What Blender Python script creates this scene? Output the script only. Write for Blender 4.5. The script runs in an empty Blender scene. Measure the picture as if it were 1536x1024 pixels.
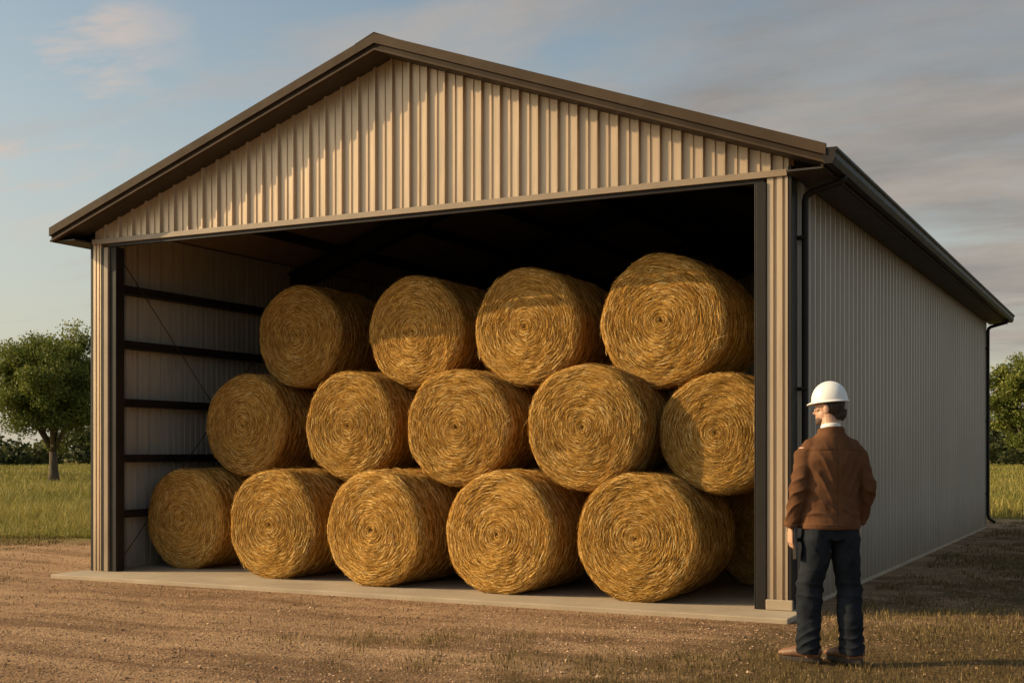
import bpy, math, random
import numpy as np
from mathutils import Vector, Matrix, Quaternion
random.seed(7); rng=np.random.default_rng(7)
scene=bpy.context.scene
COL=scene.collection

# ---------------------------------------------------------------- helpers
def link(o,parent=None):
    COL.objects.link(o)
    if parent is not None: o.parent=parent
    return o
def fast_mesh(name,V,F,rnd=None,smooth=False):
    """V (n,3), F (m,k)"""
    V=np.asarray(V,dtype=np.float32); F=np.asarray(F,dtype=np.int32)
    me=bpy.data.meshes.new(name)
    m,k=F.shape
    me.vertices.add(len(V)); me.vertices.foreach_set('co',V.ravel())
    me.loops.add(m*k); me.loops.foreach_set('vertex_index',F.ravel())
    me.polygons.add(m); me.polygons.foreach_set('loop_start',np.arange(0,m*k,k,dtype=np.int32))
    me.polygons.foreach_set('loop_total',np.full(m,k,dtype=np.int32))
    me.polygons.foreach_set('use_smooth',np.full(m,smooth,dtype=bool))
    me.update(calc_edges=True)
    if rnd is not None:
        a=me.attributes.new('rnd','FLOAT','POINT'); a.data.foreach_set('value',np.asarray(rnd,dtype=np.float32))
    return me
class MB:
    def __init__(s): s.v=[]; s.f=[]
    def add(s,v,f):
        b=len(s.v); s.v+= [tuple(p) for p in v]; s.f+=[tuple(i+b for i in q) for q in f]
    def box(s,x0,x1,y0,y1,z0,z1):
        v=[(x0,y0,z0),(x1,y0,z0),(x1,y1,z0),(x0,y1,z0),(x0,y0,z1),(x1,y0,z1),(x1,y1,z1),(x0,y1,z1)]
        s.add(v,[(0,3,2,1),(4,5,6,7),(0,1,5,4),(1,2,6,5),(2,3,7,6),(3,0,4,7)])
    def prism(s,prof,a,b,axis='y'):
        n=len(prof)
        v=[(p[0],a,p[1]) for p in prof]+[(p[0],b,p[1]) for p in prof]
        f=[tuple(range(n))[::-1],tuple(range(n,2*n))]+[(i,(i+1)%n,n+(i+1)%n,n+i) for i in range(n)]
        s.add(v,f)
    def tube(s,pts,rad,n=12,ref=(0,1,0),cap=True):
        pts=[Vector(p) for p in pts]; ref=Vector(ref)
        b=len(s.v)
        for i,p in enumerate(pts):
            if i==0:t=pts[1]-pts[0]
            elif i==len(pts)-1:t=pts[-1]-pts[-2]
            else:t=(pts[i+1]-pts[i]).normalized()+(pts[i]-pts[i-1]).normalized()
            t.normalize()
            a=ref.cross(t)
            if a.length<1e-3:a=Vector((1,0,0)).cross(t)
            a.normalize(); c=t.cross(a)
            r=rad[i]; rx,ry=(r if isinstance(r,(tuple,list)) else (r,r))
            for k in range(n):
                th=2*math.pi*k/n
                s.v.append(tuple(p+a*rx*math.cos(th)+c*ry*math.sin(th)))
        for i in range(len(pts)-1):
            for k in range(n):
                s.f.append((b+i*n+k,b+i*n+(k+1)%n,b+(i+1)*n+(k+1)%n,b+(i+1)*n+k))
        if cap:
            s.f.append(tuple(b+k for k in range(n))[::-1]); e=b+(len(pts)-1)*n
            s.f.append(tuple(e+k for k in range(n)))
    def ball(s,c,r,n=16,m=10,rot=None):
        c=Vector(c); rx,ry,rz=r; b=len(s.v); M=rot or Matrix.Identity(3)
        for i in range(m+1):
            ph=math.pi*i/m
            for k in range(n):
                th=2*math.pi*k/n
                s.v.append(tuple(c+M@Vector((rx*math.sin(ph)*math.cos(th),ry*math.sin(ph)*math.sin(th),-rz*math.cos(ph)))))
        for i in range(m):
            for k in range(n):
                s.f.append((b+i*n+k,b+i*n+(k+1)%n,b+(i+1)*n+(k+1)%n,b+(i+1)*n+k))
    def obj(s,name,mat,parent=None,bevel=0,smooth=False):
        me=bpy.data.meshes.new(name); me.from_pydata(s.v,[],s.f); me.update()
        if smooth: me.polygons.foreach_set('use_smooth',[True]*len(me.polygons))
        if mat: me.materials.append(mat)
        o=bpy.data.objects.new(name,me); link(o,parent)
        if bevel:
            b=o.modifiers.new('bevel','BEVEL'); b.width=bevel; b.segments=2; b.limit_method='ANGLE'
        return o
def empty(name,loc,label,cat,group=None):
    e=bpy.data.objects.new(name,None); e.empty_display_size=.3; e.location=loc; link(e)
    if label: e['label']=label; e['category']=cat
    if group:e['group']=group
    return e

class NT:
    def __init__(s,name):
        s.m=bpy.data.materials.new(name); s.m.use_nodes=True; s.t=s.m.node_tree; s.b=s.t.nodes['Principled BSDF']
        s.out=s.t.nodes['Material Output']
    def n(s,typ,**k):
        nd=s.t.nodes.new(typ)
        for a,v in k.items(): setattr(nd,a,v)
        return nd
    def l(s,a,b): s.t.links.new(a,b)
    def noise(s,vec,scale,detail=4,rough=.55,dist=0):
        nd=s.n('ShaderNodeTexNoise'); nd.inputs['Scale'].default_value=scale; nd.inputs['Detail'].default_value=detail
        nd.inputs['Roughness'].default_value=rough; nd.inputs['Distortion'].default_value=dist
        if vec is not None: s.l(vec,nd.inputs['Vector'])
        return nd.outputs['Fac']
    def ramp(s,fac,stops):
        nd=s.n('ShaderNodeValToRGB'); e=nd.color_ramp.elements
        while len(e)<len(stops): e.new(.5)
        for q,(p,c) in zip(e,stops): q.position=p; q.color=(*c,1) if len(c)==3 else c
        s.l(fac,nd.inputs[0]); return nd.outputs[0]
    def mix(s,f,a,b,mode='MIX'):
        nd=s.n('ShaderNodeMix',data_type='RGBA',blend_type=mode)
        for i,x in ((0,f),(6,a),(7,b)):
            if hasattr(x,'is_linked'): s.l(x,nd.inputs[i])
            elif i==0: nd.inputs[0].default_value=x
            else: nd.inputs[i].default_value=(*x,1)
        return nd.outputs[2]
    def math(s,op,a,b=None,c=None,clamp=False):
        nd=s.n('ShaderNodeMath',operation=op,use_clamp=clamp)
        for i,x in enumerate((a,b,c)):
            if x is None: continue
            if hasattr(x,'is_linked'): s.l(x,nd.inputs[i])
            else: nd.inputs[i].default_value=x
        return nd.outputs[0]
    def bump(s,h,strength=.3,dist=.01,prev=None):
        nd=s.n('ShaderNodeBump'); nd.inputs['Strength'].default_value=strength; nd.inputs['Distance'].default_value=dist
        s.l(h,nd.inputs['Height'])
        if prev is not None: s.l(prev,nd.inputs['Normal'])
        return nd.outputs[0]
    def coord(s,kind='Object'):
        return s.n('ShaderNodeTexCoord').outputs[kind]
    def mapv(s,vec,scale=(1,1,1),rot=(0,0,0)):
        nd=s.n('ShaderNodeMapping'); nd.inputs['Scale'].default_value=scale; nd.inputs['Rotation'].default_value=rot; s.l(vec,nd.inputs[0]); return nd.outputs[0]
def simple(name,c1,c2,scale=5,rough=.6,metal=0,bump=.1,bscale=60,bd=.003,stretch=(1,1,1),spec=.5):
    t=NT(name); v=t.coord(); vm=t.mapv(v,stretch)
    f=t.noise(vm,scale,6); t.l(t.ramp(f,[(.3,c1),(.7,c2)]),t.b.inputs['Base Color'])
    t.b.inputs['Metallic'].default_value=metal
    t.b.inputs['Specular IOR Level'].default_value=spec
    r=t.noise(vm,scale*3,4); rr=t.n('ShaderNodeMapRange'); t.l(r,rr.inputs[0]); rr.inputs[3].default_value=rough-.1; rr.inputs[4].default_value=rough+.12
    t.l(rr.outputs[0],t.b.inputs['Roughness'])
    if bump: t.l(t.bump(t.noise(v,bscale,4),bump,bd),t.b.inputs['Normal'])
    return t.m

# ---------------------------------------------------------------- materials
def panel_mat(name,c1,c2,rough=.42,metal=.35):
    t=NT(name); v=t.coord()
    streak=t.noise(t.mapv(v,(6,6,.35)),3,5,.6)
    big=t.noise(v,.7,4)
    f=t.math('ADD',t.math('MULTIPLY',streak,.6),t.math('MULTIPLY',big,.4))
    col=t.ramp(f,[(.35,c1),(.65,c2)])
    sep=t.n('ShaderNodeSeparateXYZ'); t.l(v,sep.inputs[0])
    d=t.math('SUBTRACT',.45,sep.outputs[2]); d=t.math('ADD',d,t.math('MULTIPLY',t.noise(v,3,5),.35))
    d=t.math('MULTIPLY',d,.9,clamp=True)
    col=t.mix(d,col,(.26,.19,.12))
    t.l(col,t.b.inputs['Base Color']); t.b.inputs['Metallic'].default_value=metal
    t.l(t.math('ADD',t.math('MULTIPLY',streak,.3),rough-.12),t.b.inputs['Roughness'])
    t.l(t.bump(t.noise(t.mapv(v,(1,1,.5)),2.2,3),.25,.01),t.b.inputs['Normal'])
    return t.m
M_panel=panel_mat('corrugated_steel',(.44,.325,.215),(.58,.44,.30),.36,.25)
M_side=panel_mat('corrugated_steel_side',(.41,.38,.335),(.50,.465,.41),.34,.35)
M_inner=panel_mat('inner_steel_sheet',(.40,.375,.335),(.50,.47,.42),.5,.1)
M_trim=simple('brown_trim',(.030,.019,.012),(.046,.030,.019),3,.7,.0,.05,spec=.15)
M_trim2=simple('bronze_trim',(.052,.034,.021),(.078,.052,.033),3,.7,.0,.05,spec=.15)
M_trim3=simple('tan_trim',(.26,.19,.125),(.34,.25,.17),3,.45,.0,.05)
M_dark=simple('dark_steel',(.013,.010,.008),(.021,.016,.013),3,.55,.0,.05,spec=.25)
M_soffit=simple('soffit_metal',(.026,.019,.014),(.038,.029,.022),3,.6,0,.05)
M_roof=simple('roof_metal',(.05,.042,.036),(.07,.06,.05),3,.45,.3,.05)
M_conc=simple('concrete',(.33,.255,.175),(.44,.35,.245),1.6,.85,0,.4,45,.004)

def straw():
    t=NT('straw'); a=t.n('ShaderNodeAttribute',attribute_name='rnd').outputs['Fac']; v=t.coord()
    oi=t.n('ShaderNodeObjectInfo').outputs['Random']
    c=t.ramp(a,[(0,(.060,.023,.004)),(.28,(.26,.118,.020)),(.58,(.58,.310,.066)),(.82,(.84,.53,.165)),(1,(.94,.70,.32))])
    n=t.noise(v,2.5,4); c=t.mix(t.ramp(n,[(.4,(0,0,0)),(.7,(.35,.35,.35))]),c,(.31,.145,.028))
    hs=t.n('ShaderNodeHueSaturation'); t.l(c,hs.inputs['Color']); t.l(t.math('ADD',t.math('MULTIPLY',oi,.25),.88),hs.inputs['Value'])
    t.l(hs.outputs[0],t.b.inputs['Base Color']); t.b.inputs['Roughness'].default_value=.9
    t.b.inputs['Specular IOR Level'].default_value=.05
    return t.m
M_straw=straw()

def leafmat(name,stops,tl=.3):
    t=NT(name); a=t.n('ShaderNodeAttribute',attribute_name='rnd').outputs['Fac']
    c=t.ramp(a,stops); t.l(c,t.b.inputs['Base Color']); t.b.inputs['Roughness'].default_value=.6
    t.b.inputs['Specular IOR Level'].default_value=.25
    tr=t.n('ShaderNodeBsdfTranslucent'); t.l(c,tr.inputs[0]); mx=t.n('ShaderNodeMixShader'); mx.inputs[0].default_value=tl
    t.l(t.b.outputs[0],mx.inputs[1]); t.l(tr.outputs[0],mx.inputs[2]); t.l(mx.outputs[0],t.out.inputs[0])
    return t.m
M_leaf=leafmat('foliage',[(0,(.045,.065,.010)),(.5,(.14,.165,.028)),(1,(.28,.27,.06))],.35)
M_leaf2=leafmat('far_foliage',[(0,(.030,.036,.011)),(.5,(.06,.07,.02)),(1,(.11,.11,.03))])
M_field=leafmat('field_grass_blades',[(0,(.095,.10,.018)),(.5,(.25,.225,.046)),(1,(.46,.35,.11))])
M_dry=leafmat('dry_grass_blades',[(0,(.055,.042,.013)),(.5,(.18,.125,.044)),(1,(.38,.27,.11))])
M_bark=simple('bark',(.06,.042,.026),(.13,.095,.06),8,.9,0,.8,30,.03,(1,1,.3))

def ground_mat():
    t=NT('ground'); v=t.coord(); sep=t.n('ShaderNodeSeparateXYZ'); t.l(v,sep.inputs[0]); X,Y=sep.outputs[0],sep.outputs[1]
    n1=t.noise(v,.45,5,.6); n2=t.noise(v,2.2,6,.65); n3=t.noise(v,16,7,.8); n4=t.noise(v,75,5,.7)
    vo=t.n('ShaderNodeTexVoronoi'); vo.inputs['Scale'].default_value=48; t.l(v,vo.inputs['Vector'])
    peb=t.ramp(vo.outputs['Color'],[(.1,(.18,.098,.050)),(.5,(.40,.24,.130)),(.9,(.68,.45,.27))])
    base=t.ramp(n3,[(.32,(.16,.086,.044)),(.52,(.38,.228,.122)),(.70,(.62,.39,.22))])
    g=t.mix(.45,base,peb)
    g=t.mix(t.math('MULTIPLY',t.ramp(n2,[(.42,(0,0,0)),(.68,(1,1,1))]),.4),g,(.17,.095,.048))
    st=t.noise(t.mapv(v,(.20,1.9,1),(0,0,math.radians(-14))),1.1,5,.6)
    g=t.mix(t.math('MULTIPLY',t.ramp(st,[(.47,(0,0,0)),(.60,(1,1,1))]),.5),g,(.58,.375,.21))
    g=t.mix(t.math('MULTIPLY',t.ramp(st,[(.38,(1,1,1)),(.47,(0,0,0))]),.55),g,(.17,.097,.050))  # dark track streaks, also painting long ground shadows into the colour
    gr=t.ramp(n3,[(.3,(.045,.029,.011)),(.5,(.12,.078,.031)),(.72,(.23,.15,.066))])  # dry grass soil, its colour darkened to stand in for near-right shadow
    far=t.ramp(n2,[(.3,(.12,.115,.024)),(.7,(.25,.21,.058))])
    nn=t.math('SUBTRACT',n2,.5); nb=t.math('SUBTRACT',n1,.5)
    nsum=t.math('ADD',t.math('MULTIPLY',nn,3.2),t.math('MULTIPLY',nb,2.5))
    m1=t.math('ADD',t.math('SUBTRACT',-11.8,X),nsum,clamp=True)
    q=t.math('SUBTRACT',t.math('SUBTRACT',X,.1),t.math('MULTIPLY',t.math('ADD',Y,.6),.627))
    q=t.math('MAXIMUM',q,t.math('MINIMUM',t.math('SUBTRACT',X,.3),t.math('ADD',Y,2)))
    m2=t.math('ADD',t.math('MULTIPLY',q,.6),nsum,clamp=True)
    c=t.mix(t.math('MULTIPLY',m2,.88),g,gr)
    m3=t.math('MULTIPLY',t.math('SUBTRACT',Y,15.5),.4,clamp=True)
    c=t.mix(t.math('MAXIMUM',m1,m3),c,far)
    t.l(c,t.b.inputs['Base Color']); t.b.inputs['Roughness'].default_value=.95; t.b.inputs['Specular IOR Level'].default_value=.1
    b=t.bump(n2,.4,.04); b=t.bump(n3,.8,.035,b); b=t.bump(vo.outputs['Distance'],.8,.018,b); b=t.bump(n4,.5,.012,b)
    t.l(b,t.b.inputs['Normal'])
    return t.m
M_ground=ground_mat()

# ---------------------------------------------------------------- ground
def gz(x,y):
    x=np.asarray(x,float); y=np.asarray(y,float)
    z=.012*np.sin(x*1.3+.7*np.sin(y*.9))*np.cos(y*1.7+.5)+.008*np.sin(x*3.1+y*2.3)+.006*np.sin(x*6.7-y*4.1+1)
    near=np.exp(-((x/60)**2+(y/60)**2))
    inside=((x>-8.5)&(x<.4)&(y>-.9)&(y<14.3))
    return np.where(inside,-.012,z*near-.006)
N=420
s=np.linspace(-1,1,N); k=9.2
ax=np.sinh(k*s)/np.sinh(k)*3000
gx,gy=np.meshgrid(ax+0.0,ax-4.0,indexing='ij')
V=np.stack([gx,gy,gz(gx,gy)],-1).reshape(-1,3)
idx=np.arange(N*N).reshape(N,N)
F=np.stack([idx[:-1,:-1],idx[1:,:-1],idx[1:,1:],idx[:-1,1:]],-1).reshape(-1,4)
me=fast_mesh('ground',V,F,smooth=True); me.materials.append(M_ground)
ground=bpy.data.objects.new('ground',me); link(ground); ground['kind']='structure'; ground['label']='brown gravel yard and dry grassy ground'; ground['category']='ground'

FL=.03
mb=MB(); mb.box(-8.03,.14,-.56,0,-.10,FL); mb.box(-7.97,.03,.0,13.75,-.10,FL)
slab=mb.obj('concrete_slab',M_conc,None,.008); slab['kind']='structure'; slab['label']='pale concrete floor slab under the hay barn'; slab['category']='floor slab'

# ---------------------------------------------------------------- barn
W=7.93; L=13.7; XC=-W/2; ZP=5.385; SL=.354
XE0,XE1=-8.29,.36; Y0,Y1=-.30,L+.3
def zr(x): return ZP-SL*abs(x-XC)
barn=empty('metal_barn',(XC,L/2,0),'open-fronted corrugated metal hay barn with brown gabled roof','barn')
bp=Matrix.Translation((-XC,-L/2,0))
def P(o):
    o.parent=barn; o.matrix_parent_inverse=bp; return o
def ribs(a,b,pitch=.2,depth=.033):
    pts=[]; x=a
    pr=[(0,0),(.070,0),(.075,.3*depth),(.083,.3*depth),(.088,0),(.156,0),(.165,1*depth),(.183,1*depth),(.192,0)]
    while x<b-1e-6:
        for (u,d) in pr:
            xx=x+u*pitch/.2
            if xx<b: pts.append((xx,d))
        x+=pitch
    pts.append((b,0)); return pts
HZ=3.75
def sheet(name,pts,fv,mat):
    v=[];f=[]
    for p in pts:
        a,b=fv(p); v+= [a,b]
    for i in range(len(pts)-1): f.append((2*i,2*i+2,2*i+3,2*i+1))
    mb=MB(); mb.add(v,f); return P(mb.obj(name,mat))
sheet('gable_wall',ribs(-W,0),lambda p:((p[0],-p[1]-.004,HZ),(p[0],-p[1]-.004,zr(p[0])-.06)),M_panel)
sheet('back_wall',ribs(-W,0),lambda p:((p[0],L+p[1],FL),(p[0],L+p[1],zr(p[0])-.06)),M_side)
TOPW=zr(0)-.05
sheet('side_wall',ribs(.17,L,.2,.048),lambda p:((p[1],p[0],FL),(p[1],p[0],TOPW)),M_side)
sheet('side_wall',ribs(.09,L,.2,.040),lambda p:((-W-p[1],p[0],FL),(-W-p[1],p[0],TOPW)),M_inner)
mb=MB(); mb.box(-W+.02,-.02,.01,.10,HZ-.02,HZ+.16)
P(mb.obj('header_beam',M_dark))
mb=MB(); mb.box(-W,0,-.055,-.040,HZ-.045,HZ+.012); mb.box(-W,0,-.040,.005,HZ-.045,HZ-.033)
P(mb.obj('header_trim',M_trim3,None,.003))
mb=MB(); mb.box(-7.70,-.20,-.03,.008,HZ-.085,HZ-.047)
P(mb.obj('door_track',M_dark,None,.004))
def slope_prism(mb,xa,xb,top,bot,ya,yb):
    mb.prism([(xa,zr(xa)+top),(xb,zr(xb)+top),(xb,zr(xb)+bot),(xa,zr(xa)+bot)],ya,yb)
roof=empty('roof',(0,0,0),'','')
P(roof)
def R(o): o.parent=roof; return o
yp=ribs(Y0,Y1,.25,.025)
mb=MB()
for xa,xb in ((XE0,XC),(XC,XE1)):
    v=[];f=[]
    for (y,d) in yp: v+=[(xa,y,zr(xa)+d),(xb,y,zr(xb)+d)]
    for i in range(len(yp)-1): f.append((2*i,2*i+1,2*i+3,2*i+2))
    mb.add(v,f)
    slope_prism(mb,xa,xb,-.004,-.035,Y0+.01,Y1-.01)
R(mb.obj('roof_sheet',M_roof))
mb=MB(); mb.prism([(XC-.22,zr(XC-.22)+.03),(XC,ZP+.040),(XC+.22,zr(XC+.22)+.03),(XC+.22,zr(XC+.22)+.035),(XC,ZP+.045),(XC-.22,zr(XC-.22)+.035)],Y0-.038,Y1+.038)
R(mb.obj('ridge_cap',M_roof))
for ya,yb,sg in ((Y0,Y0-.035,-1),(Y1,Y1+.035,1)):
    y0,y1=min(ya,yb),max(ya,yb)
    mb=MB()
    for xa,xb in ((XE0-.01,XC),(XC,XE1+.03)): slope_prism(mb,xa,xb,.032,-.060,y0,y1)
    R(mb.obj('rake_trim',M_trim2))
    mb=MB(); o2=ya-sg*.03
    for xa,xb in ((XE0,XC),(XC,XE1+.01)): slope_prism(mb,xa,xb,-.04,-.112,min(ya+sg*.008,o2),max(ya+sg*.008,o2))
    R(mb.obj('fascia_board',M_trim))
    mb=MB()
    for xa,xb in ((XE0-.005,XC),(XC,XE1+.02)): slope_prism(mb,xa,xb,-.108,-.126,min(ya+sg*.026,o2),max(ya+sg*.026,o2))
    R(mb.obj('drip_edge',M_trim2))
    ys=(Y0+.03,-.001) if sg<0 else (L+.001,Y1-.03)
    mb=MB()
    for xa,xb in ((XE0+.02,XC),(XC,XE1-.02)): slope_prism(mb,xa,xb,-.113,-.125,*ys)
    R(mb.obj('soffit',M_soffit))
for sg,xe,xw in ((1,XE1,0.05),(-1,XE0,-W-.05)):
    ze=zr(xe)
    mb=MB(); a,b=sorted((xe,xe-sg*.02)); mb.box(a,b,Y0+.012,Y1-.012,ze-(.17 if sg>0 else .13),ze-.03); R(mb.obj('eave_fascia',M_trim))
    mb=MB(); a,b=sorted((xe-sg*.02,xw)); zs=ze-(.165 if sg>0 else .125); mb.box(a,b,Y0+.03,Y1-.03,zs,zs+.015); R(mb.obj('soffit',M_soffit))
    if sg<0: continue
    g=[(0,0),(0,-.12),(.012,-.13),(.075,-.13),(.098,-.085),(.098,-.04),(.115,-.02),(.115,0),(.105,0),(.105,-.015),(.088,-.04),(.088,-.08),(.07,-.118),(.014,-.118),(.010,-.11),(.010,0)]
    x0=xe+sg*.004
    mb=MB(); mb.prism([(x0+sg*p[0],ze-.012+p[1]) for p in g],Y0-.02,Y1+.02)
    capp=[(x0+sg*p[0],ze-.012+p[1]) for p in g[:8]]
    mb.prism(capp,Y0-.024,Y0-.0201); mb.prism(capp,Y1+.0201,Y1+.024)
    P(mb.obj('gutter',M_dark))
    for yy in (.22,L-.25):
        mb=MB(); xo=xe+sg*.055; zt=ze-.135; xw2=.084
        pts=[(xo,yy,zt),(xo,yy,zt-.03),(xo-sg*.03,yy,zt-.055),(xw2+sg*.05,yy,zt-.12),(xw2+sg*.01,yy,zt-.15),(xw2,yy,zt-.20),(xw2,yy,.24),(xw2+sg*.02,yy,.17),(xw2+sg*.12,yy,.10)]
        mb.tube(pts,[.029]*len(pts),14)
        for z in (3.2,1.9,.6): mb.box(min(xw2-sg*.084,xw2+sg*.02),max(xw2-sg*.084,xw2+sg*.02),yy-.036,yy+.036,z,z+.03)
        P(mb.obj('downspout',M_dark,None,0,True))
def corner(x0,x1,y1,mat,name):
    mb=MB(); w=x1-x0
    segs=[(0,0),(.30,0),(.34,.02),(.44,.02),(.48,0),(.74,0),(.78,.02),(.86,.02),(.90,0),(1,0)]
    pr=[(x0+w*u,-.034+d) for u,d in segs]+[(x1,y1),(x0,y1)]
    v=[(x,y,FL) for x,y in pr]+[(x,y,HZ-.046) for x,y in pr]; n=len(pr)
    mb.add(v,[tuple(range(n)),tuple(range(n,2*n))[::-1]]+[(i,n+i,n+(i+1)%n,(i+1)%n) for i in range(n)])
    return P(mb.obj(name,mat))
corner(-.178,.0,.06,M_panel,'corner_trim')
corner(-W,-7.815,.06,M_panel,'corner_trim')
mb=MB(); mb.box(.001,.034,-.03,.168,FL,TOPW-.14); P(mb.obj('corner_flashing',M_dark,None,.004))  # right corner flashing, made wider and darker to stand in for shade
mb=MB(); mb.box(-W-.040,-W-.001,-.036,.088,FL,TOPW-.14); P(mb.obj('corner_flashing',M_dark,None,.004))
mb=MB(); mb.box(-.272,-.180,-.05,.11,FL,HZ-.086); mb.box(-.285,-.2721,-.05,-.02,FL,HZ-.086); P(mb.obj('door_jamb',M_dark,None,.006))
mb=MB(); mb.box(-7.813,-7.762,-.03,.10,FL,HZ-.086);P(mb.obj('door_jamb',M_dark,None,.005))
mb=MB(); mb.box(-7.760,-7.700,-.045,.10,FL,HZ-.086);P(mb.obj('door_jamb',M_trim3,None,.005))
mb=MB(); mb.box(-7.698,-7.60,-.02,.11,FL,HZ-.086); P(mb.obj('door_jamb',M_dark,None,.006))
mb=MB(); mb.box(-.18,.05,-.07,-.036,FL+.002,FL+.09); P(mb.obj('post_footing',M_conc,None,.006))
for yf in (3.6,7.0,10.4,13.4):
    for sx in (-1,1):
        xo=XC+sx*(W/2-.02); xi=XC+sx*(W/2-.24)
        mb=MB(); a,b=sorted((xo,xi)); mb.box(a,a+.012,yf-.08,yf+.08,FL,3.62); mb.box(b-.012,b,yf-.08,yf+.08,FL,3.62); mb.box(a+.012,b-.012,yf-.005,yf+.005,FL,3.62)
        P(mb.obj('column',M_dark))
        mb=MB(); xa,xb=sorted((xo,XC))
        slope_prism(mb,xa,xb,-.17,-.185,yf-.08,yf+.08); slope_prism(mb,xa,xb,-.42,-.435,yf-.08,yf+.08); slope_prism(mb,xa,xb,-.185,-.42,yf-.005,yf+.005)
        P(mb.obj('rafter',M_dark))
for x in (-7.2,-6.3,-5.4,-4.5,-3.43,-2.53,-1.63,-.73):
    mb=MB(); mb.box(x-.025,x+.025,.11,L-.05,zr(x)-.165,zr(x)-.05); P(mb.obj('purlin',M_trim))
mb=MB()
for xa,xb in ((-W+.03,XC),(XC,-.03)): slope_prism(mb,xa,xb,-.040,-.046,.11,L-.03)
R(mb.obj('roof_lining',M_trim3))
for z in (.655,1.29,1.93,2.6,3.23):
    for xa,xb in ((-W+.005,-W+.16),(-.16,-.005)):
        mb=MB(); mb.box(xa,xb,.145,L-.05,z-.04,z-.03)
        mb.box((xb-.012 if xa<-4 else xa),(xb if xa<-4 else xa+.012),.145,L-.05,z-.03,z+.05)
        P(mb.obj('girt',M_dark))
for (za,zb) in ((.2,3.5),(3.5,.2)):
    mb=MB(); mb.tube([(-W+.20,.25,za),(-W+.20,3.5,zb)],[.0055,.0055],8); P(mb.obj('brace_rod',M_trim2))
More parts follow.
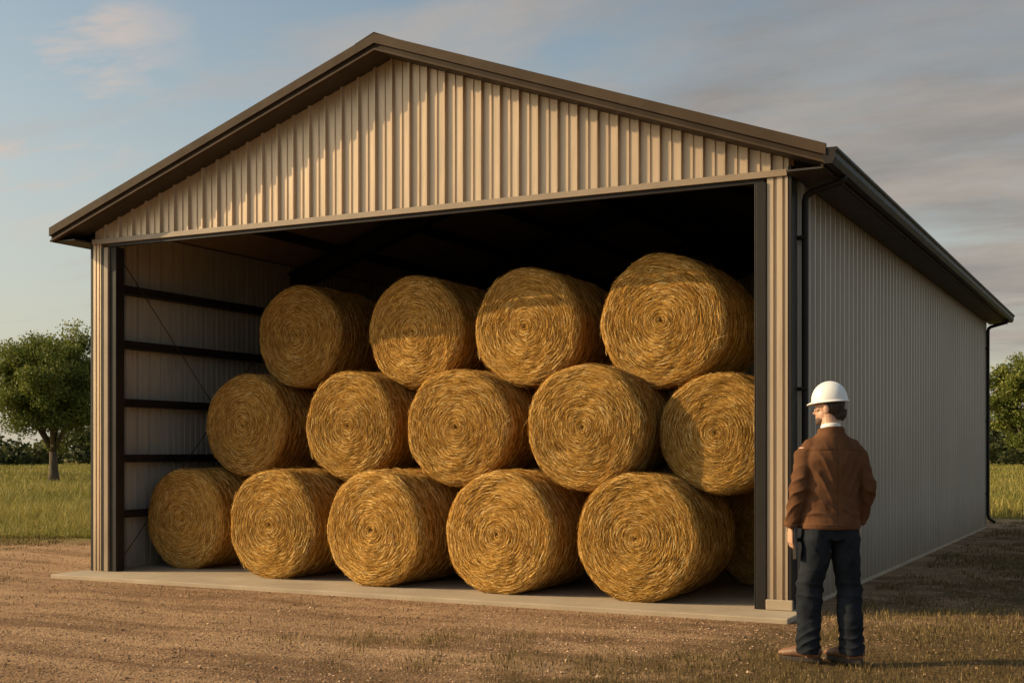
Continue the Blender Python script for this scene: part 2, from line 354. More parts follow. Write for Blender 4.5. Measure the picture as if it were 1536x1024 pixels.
# ---------------------------------------------------------------- hay bales
RB=.585; LB=1.10
def bale_mesh(seed):
    r=np.random.default_rng(seed)
    ph=r.uniform(0,6.28,12)
    rc=.065
    def surf(kind,a,th):
        wob=1+.010*np.sin(3*th+ph[0])+.008*np.sin(5*th+ph[1])+.005*np.sin(9*th+ph[2])
        flat=np.where(np.sin(th)<0,1-.030*(np.sin(th)**8),1)
        RR=RB*wob*flat
        if kind==0:
            rad=a*RR
            e=np.clip((a-.89)/.11,0,1); y=-LB/2+rc*(1-np.sqrt(np.clip(1-e*e,0,1)))
            y=y-.030*(1-a**2)
            amp=.6+.4*np.sin(2*th+ph[8]+rad*9)
            spiral=np.sin(2*np.pi*(rad/.030)-th+ph[3]+.7*np.sin(2*th+ph[4])+.4*np.sin(5*th+ph[9]))
            y=y+.0030*spiral*amp*(1-e)+.006*np.sin(4*th+rad*18+ph[5])*a+.004*np.sin(11*th+rad*40+ph[6])*a
            y=y+.010*np.exp(-(a/.05)**2)
            return np.stack([rad*np.cos(th),y,rad*np.sin(th)],-1),spiral*amp
        else:
            y=-LB/2+rc+a*(LB-2*rc)
            rad=RR*(1+.006*np.sin(y*23+ph[6]+np.sin(3*th))+.006*np.sin(7*th+y*9+ph[7]))
            return np.stack([rad*np.cos(th),y,rad*np.sin(th)],-1),.6*np.sin(y*75+3*np.sin(2*th))
    NT_=160
    rings=[]; rn=[]
    ths=np.linspace(0,2*np.pi,NT_,endpoint=False)
    for a in np.concatenate([np.linspace(.01,.87,60),np.linspace(.89,1,9)]):
        p,sp=surf(0,np.full(NT_,a),ths); rings.append(p); rn.append(.17+.10*sp)  # dark skin and ring tone put shade between straw layers into the colour
    for a in np.linspace(.02,.98,24):
        p,sp=surf(1,np.full(NT_,a),ths); rings.append(p); rn.append(.20+.08*sp)
    for a in np.concatenate([np.linspace(1,.88,6),np.linspace(.8,.01,10)]):
        p,sp=surf(0,np.full(NT_,a),ths); p=p.copy(); p[:,1]*=-1; rings.append(p); rn.append(.22+.1*sp)
    V=np.concatenate(rings); rn=np.clip(np.concatenate(rn)+r.normal(0,.05,len(V)),0,1)
    nr=len(rings); idx=np.arange(nr*NT_).reshape(nr,NT_)
    F=np.stack([idx[:-1],np.roll(idx[:-1],-1,1),np.roll(idx[1:],-1,1),idx[1:]],-1).reshape(-1,4)
    Vs=[V];Fs=[F];Rs=[rn]; off=len(V)
    K=4
    def strands(kind,n,lift,wide,flip=False,l0=.03,l1=.15,cv=.22,cm=.46,dr=.20,out=.05):
        nonlocal off
        a=np.sqrt(r.uniform(.0005,1,n)) if kind==0 else r.uniform(-.03,1.03,n)
        th0=r.uniform(0,2*np.pi,n)
        ln=r.uniform(l0,l1,n)
        rad0=np.maximum(a,.06)*RB if kind==0 else np.full(n,RB)
        ln=np.minimum(ln,rad0*1.5)
        dth=ln/rad0*np.sign(r.uniform(-.2,1,n)); 
        drift=r.normal(0,dr,n)*ln
        w=r.uniform(.6,1.5,n)*wide
        lf0=np.abs(r.normal(0,lift,n))+.001; lf1=np.abs(r.normal(0,lift,n))*np.where(r.uniform(0,1,n)<out,4,1)
        cols=[]
        for k_ in range(K):
            t=k_/(K-1)
            th=th0+dth*t
            if kind==0:
                aa=np.clip(a+drift*(t-.5)/RB,.005,1.0); p,sp=surf(0,aa,th)
                e=np.clip((aa-.89)/.11,0,1)
                nrm=np.stack([e*np.cos(th),-(1-.6*e),e*np.sin(th)],-1)
                side=np.stack([np.cos(th),e*.8,np.sin(th)],-1)
            else:
                aa=a+drift*(t-.5); p,sp=surf(1,aa,th)
                nrm=np.stack([np.cos(th),0*th,np.sin(th)],-1); side=np.stack([0*th,1+0*th,0*th],-1)
            if k_==0: sp0=sp
            nrm/=np.linalg.norm(nrm,axis=1,keepdims=True)
            lf=(lf0*(1-t)+lf1*t)+.002*np.sin(t*3.14)
            c=p+nrm*lf[:,None]
            tw=r.normal(0,.45,n)[:,None] if k_==0 else tw
            sd=side+nrm*tw; sd/=np.linalg.norm(sd,axis=1,keepdims=True)
            ww=(w*(1-.6*abs(2*t-1)**2))[:,None]
            cols.append((c-sd*ww,c+sd*ww))
        Vv=np.stack([x for pr in cols for x in pr],1)
        if flip: Vv[:,:,1]*=-1
        Vv=Vv.reshape(-1,3)
        b=(np.arange(n)*2*K)[:,None]+off
        ff=[]
        for k_ in range(K-1): ff.append(np.concatenate([b+2*k_,b+2*k_+1,b+2*k_+3,b+2*k_+2],1))
        Ff=np.concatenate(ff); col=np.clip(cm+.24*sp0+r.normal(0,cv,n),0,1)  # ring light and dark painted into strand colour
        Vs.append(Vv);Fs.append(Ff);Rs.append(np.repeat(col,2*K)); off+=len(Vv)
    strands(0,19000,.004,.0012); strands(1,14000,.005,.0014)
    strands(0,8500,.004,.0017,l0=.03,l1=.14,cv=.28,cm=.52,dr=.10); strands(1,8500,.0045,.0020,l0=.04,l1=.17,cv=.28,cm=.52,dr=.18)
    strands(0,350,.010,.0013,l0=.04,l1=.10,cv=.15,cm=.66,dr=.6,out=.3); strands(1,450,.011,.0014,l0=.04,l1=.11,cv=.15,cm=.66,dr=.7,out=.3)
    strands(0,2500,.008,.0035,True)
    me=fast_mesh('hay_bale',np.concatenate(Vs),np.concatenate(Fs),np.concatenate(Rs),smooth=False)
    me.materials.append(M_straw); return me
bm_=[bale_mesh(s_) for s_ in (11,22,33,44)]
bales=[
 (-1.36,-.10,None,1,'front'),(-2.74,-.10,None,1,'front'),(-4.14,-.08,None,1,'front'),(-5.54,.10,None,1,'front'),(-7.16,.58,None,1,'shade'),
 (-1.96,.05,1.60,1,'mid'),(-3.47,.35,1.62,1,'mid'),(-4.90,.60,1.65,1,'mid'),(-6.60,.95,1.67,1,'shade'),
 (-.76,.34,1.54,.93,'mid'),
 (-1.38,.62,2.61,1.08,'top'),(-2.86,.74,2.62,1.02,'top'),(-4.30,.95,2.66,1.02,'top'),(-5.98,1.15,2.70,1.0,'shade'),
 (-.66,1.65,None,.97,'shade')]
lab={'front':'golden round hay bale on the concrete floor at the barn opening','mid':'golden round hay bale stacked in the second layer',
 'top':'sunlit round hay bale in the top layer of the stack','shade':'shaded round hay bale in the stack inside the barn'}
for i,(x,yf,z,sc,kd) in enumerate(bales):
    o=bpy.data.objects.new('hay_bale',bm_[i%4]); link(o)
    zz=z if z is not None else FL+RB*sc*.965
    o.location=(x,yf+LB/2*sc+.03,zz); o.scale=(sc,sc,sc)
    roll=random.uniform(0,360) if z is not None else random.uniform(-6,6)
    o.rotation_euler=(random.uniform(-.01,.01),math.radians(roll),random.uniform(-.05,.05))
    o['label']=lab[kd]; o['category']='hay bale'; o['group']='round hay bales stacked in the barn'

# ---------------------------------------------------------------- camera
YAW=math.radians(27); CP=Vector((2.788,-10.644,1.38)); 
cam=bpy.data.cameras.new('camera'); co=bpy.data.objects.new('camera',cam); link(co); scene.camera=co
co.location=CP; co.rotation_euler=(math.radians(90),0,YAW); cam.lens=44.53; cam.sensor_width=36; cam.shift_y=.1068; cam.clip_end=6000
cr,sr=math.cos(YAW),math.sin(YAW)
def vw(lat,d):
    return CP.x+lat*cr-d*sr, CP.y+lat*sr+d*cr

# ---------------------------------------------------------------- grass & pebbles
def blades(name,x,y,h,w,rnd,mat,label):
    n=len(x); z=gz(x,y)
    az=rng.uniform(0,2*np.pi,n); lean=rng.uniform(0,2*np.pi,n); la=rng.uniform(.1,.7,n)*h
    dx,dy=np.cos(az)*w/2,np.sin(az)*w/2
    tx,ty=np.cos(lean)*la,np.sin(lean)*la
    V=np.stack([np.stack([x-dx,y-dy,z-.01],-1),np.stack([x+dx,y+dy,z-.01],-1),
      np.stack([x+dx*.7+tx*.35,y+dy*.7+ty*.35,z+h*.6],-1),np.stack([x-dx*.7+tx*.35,y-dy*.7+ty*.35,z+h*.6],-1),
      np.stack([x+tx,y+ty,z+h],-1)],1).reshape(-1,3)
    b=(np.arange(n)*5)[:,None]
    t=np.concatenate([np.concatenate([b,b+1,b+2],1),np.concatenate([b,b+2,b+3],1),np.concatenate([b+3,b+2,b+4],1)])
    me=fast_mesh(name,V,t,np.repeat(rnd,5)); me.materials.append(mat)
    o=bpy.data.objects.new(name,me); link(o); o['kind']='stuff'; o['label']=label; o['category']='grass'; return o
def hn(x,y,s=1,seed=0):
    return (np.sin(x*1.7*s+seed)+np.sin(y*2.1*s+1.3+seed)+np.sin((x+y)*1.1*s+2*seed)+np.sin((x-1.7*y)*2.9*s+.7)+np.sin((2.3*x+y)*4.3*s))/5
n=280000
d=rng.uniform(4.5,26,n)**1.0; lat=rng.uniform(-.5,.52,n)*d
x,y=vw(lat,d)
q=(x-.1)-.627*(y+.6)
q=np.maximum(q,np.minimum(x-.4,y+2))
nz=hn(x,y,1.0)
dens=np.clip(q*.45+nz*1.7+.08,0,1)
edge=np.exp(-((x+8.9)/.9)**2-((y+1.1)/.45)**2)*.9
dens=np.maximum(dens,np.clip(edge+nz*.3-.1,0,1))
dens=np.maximum(dens,np.clip((-11.6-x)+nz*2,0,1))
dens=np.maximum(dens,.02)
keep=(rng.uniform(0,1,n)<dens)&~((x>-8.35)&(x<.25)&(y>-.62)&(y<14.2))
x,y,nz,d=x[keep],y[keep],nz[keep],d[keep]; n=len(x)
blades('dry_grass',x,y,rng.uniform(.012,.040,n)*(1+1.0*np.clip(nz,0,1)),rng.uniform(.003,.006,n)*np.clip(d/8,1,3),np.clip(.38+.2*nz+rng.normal(0,.27,n),0,1),M_dry,'short dry grass tufts on the yard')
n=190000
d=20+rng.uniform(0,1,n)**1.7*110; side=rng.uniform(0,1,n)<.66
lat=np.where(side,rng.uniform(-.62,-.22,n),rng.uniform(.30,.56,n))*d
x,y=vw(lat,d); nz=hn(x,y,.25,2)+.5*hn(x,y,.8)
ok=((x<-11.9+nz)|((x>3.5+nz)&(y>12))|(y>17))
x,y,nz,d=x[ok],y[ok],nz[ok],d[ok]; n=len(x)
ramp_h=np.clip((d-17)/8,.35,1)
blades('field_grass',x,y,rng.uniform(.10,.32,n)*ramp_h*(1+.4*nz),.012*np.clip(d/22,1,5)*rng.uniform(.7,1.4,n),np.clip(.48+.35*nz+rng.normal(0,.2,n),0,1),M_field,'green and golden meadow grass')
n=50000
d=rng.uniform(5,19,n); lat=rng.uniform(-.5,.5,n)*d; x,y=vw(lat,d)
q=(x-.3)-.627*(y+.6); keep=(x>-12.3)&(rng.uniform(0,1,n)<np.clip(1-q*.4,.1,1))&~((x>-8.3)&(x<.22)&(y>-.6)&(y<14.2))
x,y=x[keep],y[keep]; n=len(x); z=gz(x,y)
r=rng.uniform(.003,.010,n)*np.where(rng.uniform(0,1,n)<.04,1.8,1)
oct_=np.array([(1,0,0),(-1,0,0),(0,1,0),(0,-1,0),(0,0,1),(0,0,-1)],float)
dirs=oct_[None]*(rng.uniform(.6,1.3,(n,6,1)))+rng.normal(0,.2,(n,6,3)); dirs[:,:,2]*=.6
V=(np.stack([x,y,z+r*.25],-1)[:,None]+dirs*r[:,None,None]).reshape(-1,3)
tri=np.array([(0,2,4),(2,1,4),(1,3,4),(3,0,4),(2,0,5),(1,2,5),(3,1,5),(0,3,5)])
F=(tri[None]+(np.arange(n)*6)[:,None,None]).reshape(-1,3)
t=NT('pebbles'); a=t.n('ShaderNodeAttribute',attribute_name='rnd').outputs['Fac']
t.l(t.ramp(a,[(0,(.16,.087,.044)),(.6,(.40,.245,.138)),(1,(.68,.46,.29))]),t.b.inputs['Base Color']); t.b.inputs['Roughness'].default_value=.9
me=fast_mesh('gravel',V,F,np.repeat(rng.uniform(0,1,n),6)); me.materials.append(t.m)
o=bpy.data.objects.new('gravel',me); link(o); o['kind']='stuff'; o['label']='loose brown gravel stones on the yard'; o['category']='gravel'

# ---------------------------------------------------------------- trees
def leaves(centers,rads,per,size,r):
    nc=len(centers); idx=np.repeat(np.arange(nc),per)
    n=len(idx); g=r.normal(0,1,(n,3)); g/=np.linalg.norm(g,axis=1,keepdims=True)
    g*=(r.uniform(0,1,(n,1))**.45)*r.uniform(.8,1.35,(n,1))
    g[:,2]*=.75
    p=centers[idx]+g*rads[idx][:,None]
    u=r.normal(0,1,(n,3)); u/=np.linalg.norm(u,axis=1,keepdims=True)
    v=np.cross(u,r.normal(0,1,(n,3))); v/=np.linalg.norm(v,axis=1,keepdims=True)
    s_=(size*r.uniform(.6,1.4,n))[:,None]
    V=np.stack([p-u*s_,p+v*s_*.5,p+u*s_,p-v*s_*.5],1).reshape(-1,3)
    F=np.arange(n*4).reshape(n,4)
    cb=r.uniform(.25,.75,nc)[idx]
    return V,F,np.repeat(np.clip(cb+r.normal(0,.15,n)+.15*g[:,2],0,1),4)
def make_tree(loc,H,cw,seed,label,mat=None,ncl=75,per=230,leaf=.10,crown_lo=.32,rr=(.07,.14)):
    r=np.random.default_rng(seed); e=empty('tree',(loc[0],loc[1],0),label,'tree')
    zc=(crown_lo+1)/2*H; hz=(1-crown_lo)/2*H
    g=r.normal(0,1,(ncl,3)); g/=np.linalg.norm(g,axis=1,keepdims=True); g*=(r.uniform(.12,1,(ncl,1))**.5)
    lob=1+.12*np.sin(3*np.arctan2(g[:,1],g[:,0])+seed)
    C=np.stack([g[:,0]*cw*.43*lob,g[:,1]*cw*.43*lob,zc+g[:,2]*hz*.86],-1)
    C[:,2]+=r.normal(0,.15,ncl)
    rad=r.uniform(rr[0],rr[1],ncl)*cw
    V,F,R_=leaves(C,rad,per,leaf,r)
    me=fast_mesh('crown',V,F,R_); me.materials.append(mat or M_leaf); o=bpy.data.objects.new('crown',me); link(o,e)
    mb=MB(); t0=H*.032; fork=max(crown_lo*H*.8,.2*H)
    bend=r.normal(0,.05,2)*H*.3
    tp=[(0,0,-.05),(bend[0]*.2,bend[1]*.2,fork*.3),(bend[0]*.5,bend[1]*.5,fork*.6),(bend[0],bend[1],fork)]
    mb.tube(tp,[t0*1.35,t0*.95,t0*.8,t0*.75],12,(1,0,0))
    F0=Vector(tp[-1]); limbs=[]
    for k_ in range(6):
        a=k_*1.047+r.uniform(-.3,.3); q=Vector((math.cos(a)*cw*.2,math.sin(a)*cw*.2,zc*.95-fork+r.uniform(-.1,.2)*H))
        m1=F0+q*.5+Vector((0,0,-.02*H)); m2=F0+q
        mb.tube([F0-Vector((0,0,.05)),m1,m2],[t0*.5,t0*.33,t0*.2],8,(1,0,.1)); limbs+= [m1,m2]
    mb.tube([F0-Vector((0,0,.05)),F0+Vector((0,0,hz*.7)),F0+Vector((.1,0,hz*1.3))],[t0*.6,t0*.35,t0*.12],8,(1,0,.1)); limbs.append(F0+Vector((0,0,hz*.7)))
    for c in C:
        c=Vector(c); b=min(limbs,key=lambda l:(l-c).length); m=(b+c)/2+Vector(r.normal(0,.05,3))*cw*.3
        mb.tube([b,m,c],[t0*.16,t0*.1,t0*.04],5,(1,0,.1))
    mb.obj('trunk',M_bark,e,0,True)
    return e
x,y=vw(-19.35,53.5); make_tree((x,y),6.8,5.9,5,'leafy green tree standing alone in the meadow',ncl=170,per=400,leaf=.062,crown_lo=.20,rr=(.065,.135))
x,y=vw(27.9,68); make_tree((x,y),6.9,5.6,9,'broad green tree beyond the barn in the meadow',ncl=90,per=320,leaf=.09,crown_lo=.12)
x,y=vw(32.6,74); make_tree((x,y),6.4,5.8,12,'broad green tree beyond the barn in the meadow',ncl=90,per=320,leaf=.09,crown_lo=.12)
x,y=vw(-27.5,62); make_tree((x,y),6.2,5.6,15,'leafy green tree at the edge of the meadow',ncl=70,per=240,leaf=.12)
r=np.random.default_rng(3); nc=900
ang=r.uniform(-.62,.62,nc); dd=r.uniform(120,150,nc)
x,y=vw(np.sin(ang)*dd,np.cos(ang)*dd)
hh=2.6+1.3*np.sin(ang*38)+.9*np.sin(ang*91+1); z=r.uniform(.2,1,nc)*np.clip(hh,1.4,5)
V,F,R_=leaves(np.stack([x,y,z],-1),r.uniform(.9,1.8,nc),110,.28,r)
me=fast_mesh('distant_wood',V,F,R_); me.materials.append(M_leaf2); o=bpy.data.objects.new('distant_wood',me); link(o); o['kind']='stuff'; o['label']='dark line of far-off trees along the meadow'; o['category']='wood'

# ---------------------------------------------------------------- person
PX,PY=.875,-2.28
PYAW=math.radians(35)
person=empty('person',(PX,PY,0),'person in brown jacket and white hard hat standing before the barn','person')
person.rotation_euler=(0,0,PYAW)
def remesh(mb,name,mat,parent,vox=.008,smooth=4,disp=None,fold=None):
    o=mb.obj(name,mat,parent,smooth=True)
    m=o.modifiers.new('r','REMESH'); m.mode='VOXEL'; m.voxel_size=vox; m.use_smooth_shade=True
    m=o.modifiers.new('s','SMOOTH'); m.iterations=smooth; m.factor=.6
    if disp:
        for (sz,st) in disp:
            tx=bpy.data.textures.new('wrinkle','CLOUDS'); tx.noise_scale=sz; tx.noise_depth=1
            m=o.modifiers.new('d','DISPLACE'); m.texture=tx; m.strength=st; m.mid_level=.5; m.texture_coords='LOCAL'
    dg=bpy.context.evaluated_depsgraph_get(); dg.update()
    me=bpy.data.meshes.new_from_object(o.evaluated_get(dg)); o.modifiers.clear(); o.data=me; me.name=name
    if mat and not me.materials: me.materials.append(mat)
    if fold:
        nv=len(me.vertices); c=np.empty(nv*3,np.float32); me.vertices.foreach_get('co',c); c=c.reshape(-1,3)
        nn=np.empty(nv*3,np.float32); me.vertex_normals.foreach_get('vector',nn); nn=nn.reshape(-1,3)
        c=c+nn*fold(c[:,0],c[:,1],c[:,2])[:,None].astype(np.float32)
        me.vertices.foreach_set('co',c.ravel()); me.update()
    return o
def ridge(u): return (1-np.abs(np.sin(u)))**1.5-.36
HY=math.radians(50); HC=Vector((-.005,.020,1.66)); HR=Matrix.Rotation(HY,3,'Z')@Matrix.Rotation(math.radians(-4),3,'X')
def hp(x,y,z): return HC+HR@(Vector((x,y,z))*.96)
def cloth(name,c1,c2,bs=60,bst=.3):
    t=NT(name); v=t.coord(); f=t.noise(v,7,5)
    t.l(t.ramp(f,[(.3,c1),(.7,c2)]),t.b.inputs['Base Color']); t.b.inputs['Roughness'].default_value=.95; t.b.inputs['Specular IOR Level'].default_value=.08
    b=t.bump(t.noise(t.mapv(v,(1,1,2.0)),5,2,.4,.8),bst,.03); b=t.bump(t.noise(v,bs*3,2),.4,.002,b); t.l(b,t.b.inputs['Normal']); return t.m
M_skin=simple('skin',(.46,.25,.16),(.54,.31,.20),10,.5,0,.1,120,.001)
M_jacket=cloth('brown_jacket',(.105,.047,.023),(.150,.070,.035))
M_trouser=cloth('navy_trousers',(.011,.013,.017),(.024,.027,.033),60,.5)
M_shoe=simple('brown_leather',(.15,.072,.036),(.22,.11,.056),12,.5,0,.3,60,.002)
M_sole=simple('shoe_sole',(.03,.02,.014),(.05,.035,.025),12,.8)
M_hat=simple('white_plastic',(.74,.73,.71),(.82,.81,.79),3,.35,0,.02)
M_hair=simple('dark_hair',(.02,.012,.008),(.045,.028,.018),40,.7,0,.8,150,.004)
M_shirt=simple('white_shirt',(.70,.68,.64),(.80,.78,.74),10,.8,0,.3,80,.002)
M_black=simple('black_cover',(.012,.012,.013),(.02,.02,.021),6,.45,0,.1)
LS,LE,LW=Vector((-.165,0,1.375)),Vector((-.228,-.030,1.13)),Vector((-.250,.050,.885))
RS,RE,RW=Vector((.170,0,1.375)),Vector((.242,-.045,1.14)),Vector((.226,.085,.91))
FL_,FR_=Vector((-.135,.05,0)),Vector((.130,-.02,0))
mb=MB()
mb.tube([(0,0,.86),(0,0,.95),(0,.0,1.08),(0,.0,1.25),(0,-.005,1.36),(0,-.01,1.42),(0,-.01,1.49)],[(.13,.09),(.16,.11),(.14,.10),(.16,.11),(.16,.105),(.12,.08),(.065,.06)],20)
mb.tube([(0,-.015,1.46),(0,0,1.53),HC+Vector((0,0,-.05))],[.062,.056,.055],16)
for S,E,Wp in ((LS,LE,LW),(RS,RE,RW)):
    mb.tube([S+Vector((0,0,.02)),(S+E)/2,E,(E+Wp)/2,Wp],[.052,.048,.040,.037,.027],14)
for sx,ft in ((-1,FL_),(1,FR_)):
    mb.tube([(sx*.085,0,.93),(sx*.10,0,.72),(ft.x*.5+sx*.055,ft.y*.5+.02,.50),(ft.x,ft.y-.01,.28),(ft.x,ft.y-.01,.06)],[.082,.075,.055,.052,.037],16)
    mb.tube([(ft.x,ft.y-.03,.045),(ft.x-.05,ft.y+.1,.035)],[.032,.03],10)
mb.ball(hp(0,-.012,.03),(.070,.090,.090),24,16,HR)
mb.ball(hp(0,.028,-.045),(.054,.060,.064),20,12,HR)
mb.ball(hp(0,.070,-.088),(.025,.021,.02),12,8,HR)
mb.tube([hp(0,.078,.025),hp(0,.094,-.008),hp(0,.108,-.022),hp(0,.090,-.032)],[.009,.011,.013,.010],10,(0,0,1))
mb.ball(hp(0,.086,-.055),(.024,.010,.006),12,6,HR); mb.ball(hp(0,.083,-.067),(.022,.011,.007),12,6,HR)
mb.ball(hp(0,.068,.038),(.050,.018,.012),14,6,HR)
for sx in (-1,1):
    mb.ball(hp(sx*.032,.062,-.004),(.022,.018,.015),12,6,HR)
    mb.ball(hp(sx*.078,-.008,-.010),(.012,.021,.033),12,8,HR)
def hand(Wp,dirn,palmn,fw,curl):
    d=dirn.normalized(); n=palmn.normalized(); f=fw.normalized()
    mb.tube([Wp-d*.01,Wp+d*.03,Wp+d*.075,Wp+d*.095],[(.028,.018),(.038,.017),(.043,.015),(.038,.011)],14,tuple(n))
    for i,(ofs,ln) in enumerate(((.034,.072),(.0115,.080),(-.0115,.074),(-.034,.058))):
        b=Wp+d*.088+f*ofs; p=[b-d*.012]; sg=ln/3; cur=b
        for j in range(3):
            ang=curl*(j+.7); q=(d*math.cos(ang)+n*math.sin(ang)); cur=cur+q*sg*(1.15-.12*j); p.append(cur.copy())
        mb.tube(p,[.0095,.0092,.0085,.0068],8,tuple(f))
    b=Wp+d*.03+f*.03; q=(d*.65+f*.6+n*.45).normalized(); q2=(d*.85+f*.05+n*.5).normalized()
    mb.tube([b-q*.01,b+q*.032,b+q*.032+q2*.028,b+q*.032+q2*.05],[.014,.012,.0105,.008],8,tuple(n))
hand(LW-Vector((0,-.004,.02)),Vector((0.0,.10,-1)),Vector((1,0,0)),Vector((0,1,.1)),.55)
hand(RW+Vector((-.002,.008,-.015)),Vector((-.05,.22,-1)),Vector((-.9,-.2,0)),Vector((-.2,.9,.1)),.35)
body=remesh(mb,'body',M_skin,person,.0045,2)
for sx in (-1,1):
    mb=MB(); mb.ball(hp(sx*.029,.0640,.018),(.011,.009,.0065),10,6,HR); e=mb.obj('eye',M_shirt,person,smooth=True)
    mb=MB(); mb.ball(hp(sx*.029,.0720,.018),(.0045,.0022,.0045),8,5,HR); mb.obj('iris',M_hair,e,smooth=True)
mb=MB(); mb.ball(hp(0,-.028,.028),(.075,.083,.088),24,16,HR); mb.tube([hp(0,-.074,-.01),hp(0,-.070,-.055),hp(0,-.058,-.08)],[(.056,.028),(.050,.026),(.040,.018)],14,(0,1,0))
hair=remesh(mb,'hair',M_hair,person,.005,2,[(.015,.004)])
mb=MB(); mb.ball(hp(0,.044,-.074),(.050,.048,.034),20,12,HR); mb.ball(hp(0,.072,-.088),(.029,.022,.023),12,8,HR)
M_beard=simple('beard_stubble',(.09,.048,.03),(.14,.08,.05),40,.8,0,.6,150,.003)
remesh(mb,'beard',M_beard,person,.005,2,[(.012,.003)])
HH=HC+Vector((0,0,.050)); HSX,HSY,HSZ=.098,.119,.122
def hq(x,y,z): return HH+HR@Vector((x,y,z))
mb=MB(); n=40; m=14
prof=[]
for i in range(m+1):
    ph=math.pi/2*i/m; prof.append((math.cos(ph),math.sin(ph)))
for (c,s_) in prof:
    for k_ in range(n):
        th=2*math.pi*k_/n
        xx=HSX*c*math.cos(th); yy=HSY*c*math.sin(th)-.006; zz=HSZ*s_**.9+ (.007*math.exp(-(xx/.014)**2) if s_>.3 else 0)
        mb.v.append(tuple(hq(xx,yy,zz)))
for i in range(m):
    for k_ in range(n): mb.f.append((i*n+k_,i*n+(k_+1)%n,(i+1)*n+(k_+1)%n,(i+1)*n+k_))
b=len(mb.v)
for (rr,zz) in ((1.0,0),(1.0,.0),(1.09,-.008),(1.10,-.012),(1.08,-.015),(.96,-.006)):
    for k_ in range(n):
        th=2*math.pi*k_/n; pk=max(0,math.sin(th))**3
        ex=(rr-1)*(1+2.0*pk) if rr>1 else rr-1
        mb.v.append(tuple(hq(HSX*(1+ex)*math.cos(th),HSY*(1+ex)*math.sin(th)-.006,zz-(.008*pk if rr>1 else 0))))
for i in range(5):
    for k_ in range(n): mb.f.append((b+i*n+k_,b+(i+1)*n+k_,b+(i+1)*n+(k_+1)%n,b+i*n+(k_+1)%n))
o=mb.obj('hard_hat',M_hat,person,smooth=True)
mb=MB(); mb.tube([(0,-.012,1.475),(0,-.006,1.52),(0,.0,1.555)],[(.078,.078),(.069,.069),(.062,.064)],24)
remesh(mb,'shirt_collar',M_shirt,person,.006,2)
mb=MB()
mb.tube([(0,0,.885),(0,0,.91),(0,0,1.0),(0,0,1.10),(0,-.004,1.22),(0,-.01,1.32),(0,-.012,1.39),(0,-.012,1.44),(0,-.012,1.475),(0,-.012,1.50)],
 [(.196,.137),(.200,.141),(.194,.139),(.187,.134),(.195,.137),(.203,.136),(.190,.124),(.155,.106),(.115,.095),(.088,.085)],28)
mb.tube([(0,-.012,1.48),(0,-.010,1.515),(0,-.008,1.53)],[(.094,.090),(.088,.088),(.085,.085)],24)
for S,E,Wp in ((LS,LE,LW),(RS,RE,RW)):
    d=(Wp-E).normalized()
    mb.tube([Vector((S.x*.45,-.012,1.425)),Vector((S.x*.8,-.006,1.40)),S+Vector((S.x*.12,0,-.035)),S*.5+E*.5,E,E*.5+Wp*.5,Wp-d*.02,Wp],[.060,.067,.068,.062,.058,.055,.049,.049],18)
def jf(x,y,z):
    ax_=np.abs(x)
    arm=np.clip((ax_-.19)/.03,0,1)*(z<1.36)
    sg=np.sign(x)
    f=np.zeros_like(x)
    f+=arm*.011*ridge(z*40+sg*x*18+y*14+1.2*np.sin(y*30))*(np.exp(-((z-1.14)/.14)**2)+.9*np.exp(-((z-.96)/.07)**2))
    tor=np.clip((.20-ax_)/.03,0,1)
    f+=tor*.011*ridge(z*22-ax_*34+.8*np.sin(x*22+1))*np.exp(-((z-1.22)/.17)**2)*np.clip(ax_/.08,0.25,1)
    f+=tor*.011*ridge(z*42+x*16+1.6*np.sin(x*17))*np.exp(-((z-.985)/.07)**2)
    f-=.005*np.exp(-(x/.007)**2)*(y<0)*tor*(z<1.42)
    f-=.0045*np.exp(-((z-1.385+.04*ax_)/.007)**2)*(y<0)*tor
    return f
remesh(mb,'jacket',M_jacket,person,.006,8,[(.12,.014)],jf)
mb=MB(); mb.tube([(0,0,.868),(0,0,.873),(0,0,.908),(0,0,.913)],[(.190,.134),(.199,.141),(.204,.145),(.194,.138)],32)
for E,Wp in ((LE,LW),(RE,RW)):
    d=(Wp-E).normalized(); mb.tube([Wp-d*.035,Wp-d*.03,Wp,Wp+d*.003],[.049,.053,.052,.045],18)
remesh(mb,'jacket_hem',M_jacket,person,.006,2)
mb=MB()
mb.tube([(0,0,.80),(0,0,.88),(0,0,.96),(0,0,1.0)],[(.176,.122),(.182,.127),(.172,.122),(.15,.11)],24)
for sx,ft in ((-1,FL_),(1,FR_)):
    mb.tube([(sx*.084,0,.93),(sx*.094,0,.80),(sx*.104,.004,.66),(ft.x*.6+sx*.050,ft.y*.5+.018,.50),(ft.x*.95,ft.y-.005,.32),(ft.x,ft.y-.012,.14),(ft.x,ft.y-.01,.050)],[(.094,.116),(.097,.113),(.091,.101),(.083,.090),(.080,.088),(.075,.083),(.081,.090)],22)
def tf(x,y,z):
    f=.011*ridge(z*38+x*26+y*12+np.sin(x*25))*np.exp(-((z-.47)/.10)**2)
    f+=.013*ridge(z*52-x*20+1.3*np.sin(y*28))*np.exp(-((z-.14)/.085)**2)
    f+=.009*ridge(z*24-np.abs(x)*36)*np.exp(-((z-.76)/.10)**2)
    return f
remesh(mb,'trousers',M_trouser,person,.006,4,[(.10,.020)],tf)
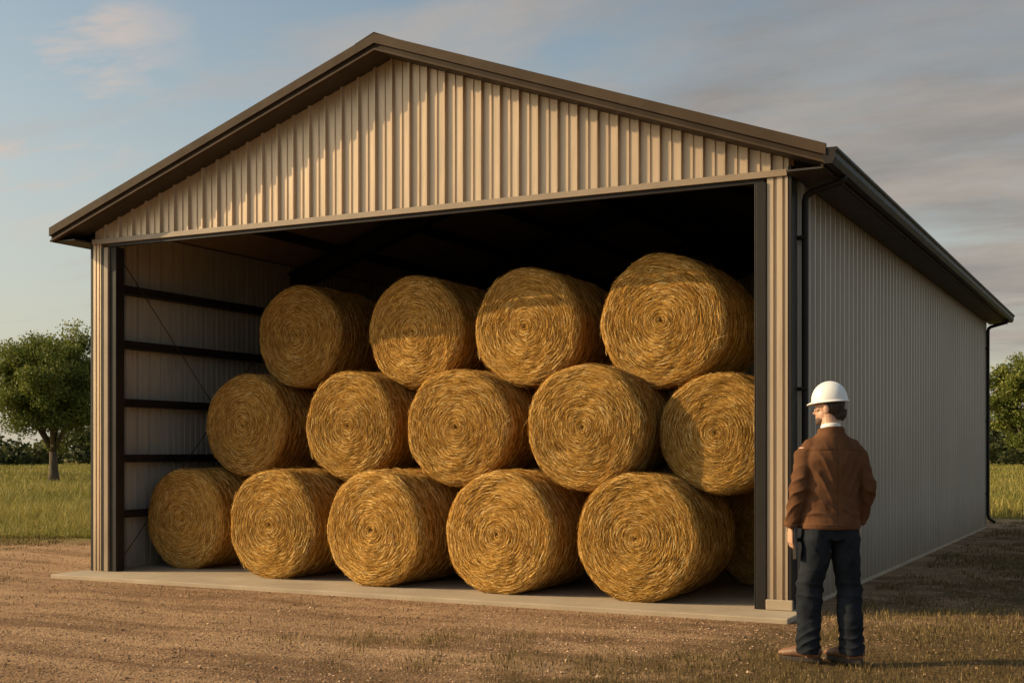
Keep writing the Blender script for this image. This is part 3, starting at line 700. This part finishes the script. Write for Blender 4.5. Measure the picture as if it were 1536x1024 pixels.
for sx,ft,yaw in ((-1,FL_,46),(1,FR_,30)):
    Rz=Matrix.Rotation(math.radians(yaw),3,'Z'); o3=Vector((ft.x,ft.y-.01,0))
    q=lambda x,y,z:tuple(o3+Rz@Vector((x,y,z)))
    mb=MB(); mb.tube([q(0,-.082,.050),q(0,-.05,.058),q(0,.03,.060),q(0,.10,.052),q(0,.16,.044),q(0,.205,.038)],[(.028,.030),(.042,.045),(.045,.047),(.050,.038),(.047,.030),(.028,.018)],18,(0,0,1))
    mb.tube([q(0,-.02,.04),q(0,-.01,.10),q(0,-.01,.13)],[(.045,.055),(.046,.054),(.046,.052)],18)
    e=remesh(mb,'shoe',M_shoe,person,.006,2)
    mb=MB(); pr=[]
    for k_ in range(24):
        th=2*math.pi*k_/24; yy=.06+.154*math.sin(th); wv=.044+.010*math.sin((yy+.08)*8); pr.append((wv*math.cos(th),yy))
    v=[q(a,b,-.004) for a,b in pr]+[q(a,b,.024) for a,b in pr]; mb.add(v,[tuple(range(24))[::-1],tuple(range(24,48))]+[(i,(i+1)%24,24+(i+1)%24,24+i) for i in range(24)])
    mb.obj('shoe_sole',M_sole,person,.003)
nb=empty('notebook',(0,0,0),'black notebook held low in a hand','notebook')
pm=Matrix.Translation((PX,PY,0))@Matrix.Rotation(PYAW,4,'Z')
nb.matrix_world=pm@Matrix.Translation((-.222,.06,.765))@Matrix.Rotation(math.radians(-8),4,'X')@Matrix.Rotation(math.radians(-14),4,'Z')
mb=MB(); mb.box(-.0075,-.005,-.08,.08,-.095,.115); mb.box(.005,.0075,-.08,.08,-.095,.115); mb.box(-.0075,.0075,-.0825,-.08,-.095,.115); mb.obj('cover',M_black,nb,.001)
mb=MB(); mb.box(-.0048,.0048,-.0798,.076,-.091,.111); mb.obj('pages',M_shirt,nb)

# ---------------------------------------------------------------- light
EL=math.radians(25); PH=math.radians(65)
S=Vector((-math.sin(PH)*math.cos(EL),-math.cos(PH)*math.cos(EL),math.sin(EL)))
sun=bpy.data.lights.new('sun','SUN'); sun.energy=5.0; sun.angle=math.radians(.5); sun.color=(1,.735,.40)
so=bpy.data.objects.new('sun',sun); link(so); so.rotation_euler=S.to_track_quat('Z','Y').to_euler(); so.location=(-20,-10,20)
w=bpy.data.worlds.new('World'); scene.world=w; w.use_nodes=True; nt=w.node_tree; bg=nt.nodes['Background']
sky=nt.nodes.new('ShaderNodeTexSky'); sky.sky_type='NISHITA'; sky.sun_disc=False; sky.sun_elevation=EL; sky.sun_rotation=math.atan2(S.x,S.y)
sky.air_density=.9; sky.dust_density=3.0; sky.ozone_density=.7
def WN(t,**k):
    n_=nt.nodes.new(t)
    for a,b in k.items(): setattr(n_,a,b)
    return n_
tc=WN('ShaderNodeTexCoord'); sp=WN('ShaderNodeSeparateXYZ'); nt.links.new(tc.outputs['Generated'],sp.inputs[0])
def WM(op,a,b=None,clamp=False):
    n_=WN('ShaderNodeMath',operation=op,use_clamp=clamp)
    for i,x in enumerate((a,b)):
        if x is None: continue
        if hasattr(x,'is_linked'): nt.links.new(x,n_.inputs[i])
        else: n_.inputs[i].default_value=x
    return n_.outputs[0]
def WX(f,a,b,mode='MIX'):
    n_=WN('ShaderNodeMix',data_type='RGBA',blend_type=mode)
    for i,x in ((0,f),(6,a),(7,b)):
        if hasattr(x,'is_linked'): nt.links.new(x,n_.inputs[i])
        elif i==0: n_.inputs[0].default_value=x
        else: n_.inputs[i].default_value=(*x,1)
    return n_.outputs[2]
def dot(v):
    n_=WN('ShaderNodeVectorMath',operation='DOT_PRODUCT'); nt.links.new(tc.outputs['Generated'],n_.inputs[0]); n_.inputs[1].default_value=v; return n_.outputs['Value']
den=WM('ADD',WM('MAXIMUM',sp.outputs[2],0.0),.14)
cx=WM('DIVIDE',sp.outputs[0],den); cy=WM('DIVIDE',sp.outputs[1],den)
cb=WN('ShaderNodeCombineXYZ'); nt.links.new(cx,cb.inputs[0]); nt.links.new(cy,cb.inputs[1])
def wmap(rot,sc,loc):
    mp=WN('ShaderNodeMapping'); nt.links.new(cb.outputs[0],mp.inputs[0]); mp.inputs['Rotation'].default_value=(0,0,math.radians(rot)); mp.inputs['Scale'].default_value=sc; mp.inputs['Location'].default_value=loc; return mp.outputs[0]
def wnoise(v,scale,det,ro,di=0):
    z_=WN('ShaderNodeTexNoise'); z_.inputs['Scale'].default_value=scale; z_.inputs['Detail'].default_value=det; z_.inputs['Roughness'].default_value=ro; z_.inputs['Distortion'].default_value=di
    nt.links.new(v,z_.inputs['Vector']); return z_.outputs['Fac']
mp=wmap(-22,(.6,1.2,1),(6.1,2.7,0))
nz1=wnoise(mp,1.5,8,.56,.25); nz3=wnoise(mp,2.6,6,.6); nz4=wnoise(mp,3.4,8,.6,.3)
dA=WM('DIVIDE',WM('SUBTRACT',dot((-.150,.955,.258)),.940),.05,True)
bA=WM('MULTIPLY',dA,.23)
sm=WM('SUBTRACT',WM('ADD',nz1,bA),.02)
rp=WN('ShaderNodeValToRGB'); rp.color_ramp.elements[0].position=.55; rp.color_ramp.elements[0].color=(0,0,0,1); rp.color_ramp.elements[1].position=.76; rp.color_ramp.elements[1].color=(.88,.88,.88,1)
nt.links.new(sm,rp.inputs[0])
cc=WN('ShaderNodeValToRGB'); cc.color_ramp.elements[0].position=.46; cc.color_ramp.elements[0].color=(.52,.44,.37,1); cc.color_ramp.elements[1].position=.82; cc.color_ramp.elements[1].color=(.295,.268,.25,1)
nt.links.new(WM('ADD',WM('MULTIPLY',nz3,.85),WM('MULTIPLY',dA,.32)),cc.inputs[0])
vs=WN('ShaderNodeVectorMath',operation='SCALE'); nt.links.new(cc.outputs[0],vs.inputs[0]); vs.inputs['Scale'].default_value=7.2
hs=WN('ShaderNodeHueSaturation'); nt.links.new(sky.outputs[0],hs.inputs['Color']); hs.inputs['Saturation'].default_value=.80
tint=WX(1.0,hs.outputs[0],(1.03,1.09,1.0),'MULTIPLY')
hz_=WM('POWER',WM('SUBTRACT',1.0,WM('DIVIDE',WM('MAXIMUM',sp.outputs[2],0.0),.34,True)),1.35)
base=WX(WM('MULTIPLY',hz_,.70),tint,(5.4,4.85,3.75))
fin=WX(rp.outputs[0],base,vs.outputs[0])
dB=WM('DIVIDE',WM('SUBTRACT',dot((-.722,.633,.279)),.9905),.0075,True)
pf=WN('ShaderNodeValToRGB'); pf.color_ramp.elements[0].position=.48; pf.color_ramp.elements[0].color=(0,0,0,1); pf.color_ramp.elements[1].position=.62; pf.color_ramp.elements[1].color=(.8,.8,.8,1)
nt.links.new(nz4,pf.inputs[0])
fin=WX(WM('MULTIPLY',pf.outputs[0],dB),fin,(4.9,4.0,3.4))
nt.links.new(fin,bg.inputs[0]); bg.inputs[1].default_value=.135
scene.view_settings.view_transform='Standard'; scene.view_settings.look='None'; scene.view_settings.exposure=0; scene.view_settings.gamma=1
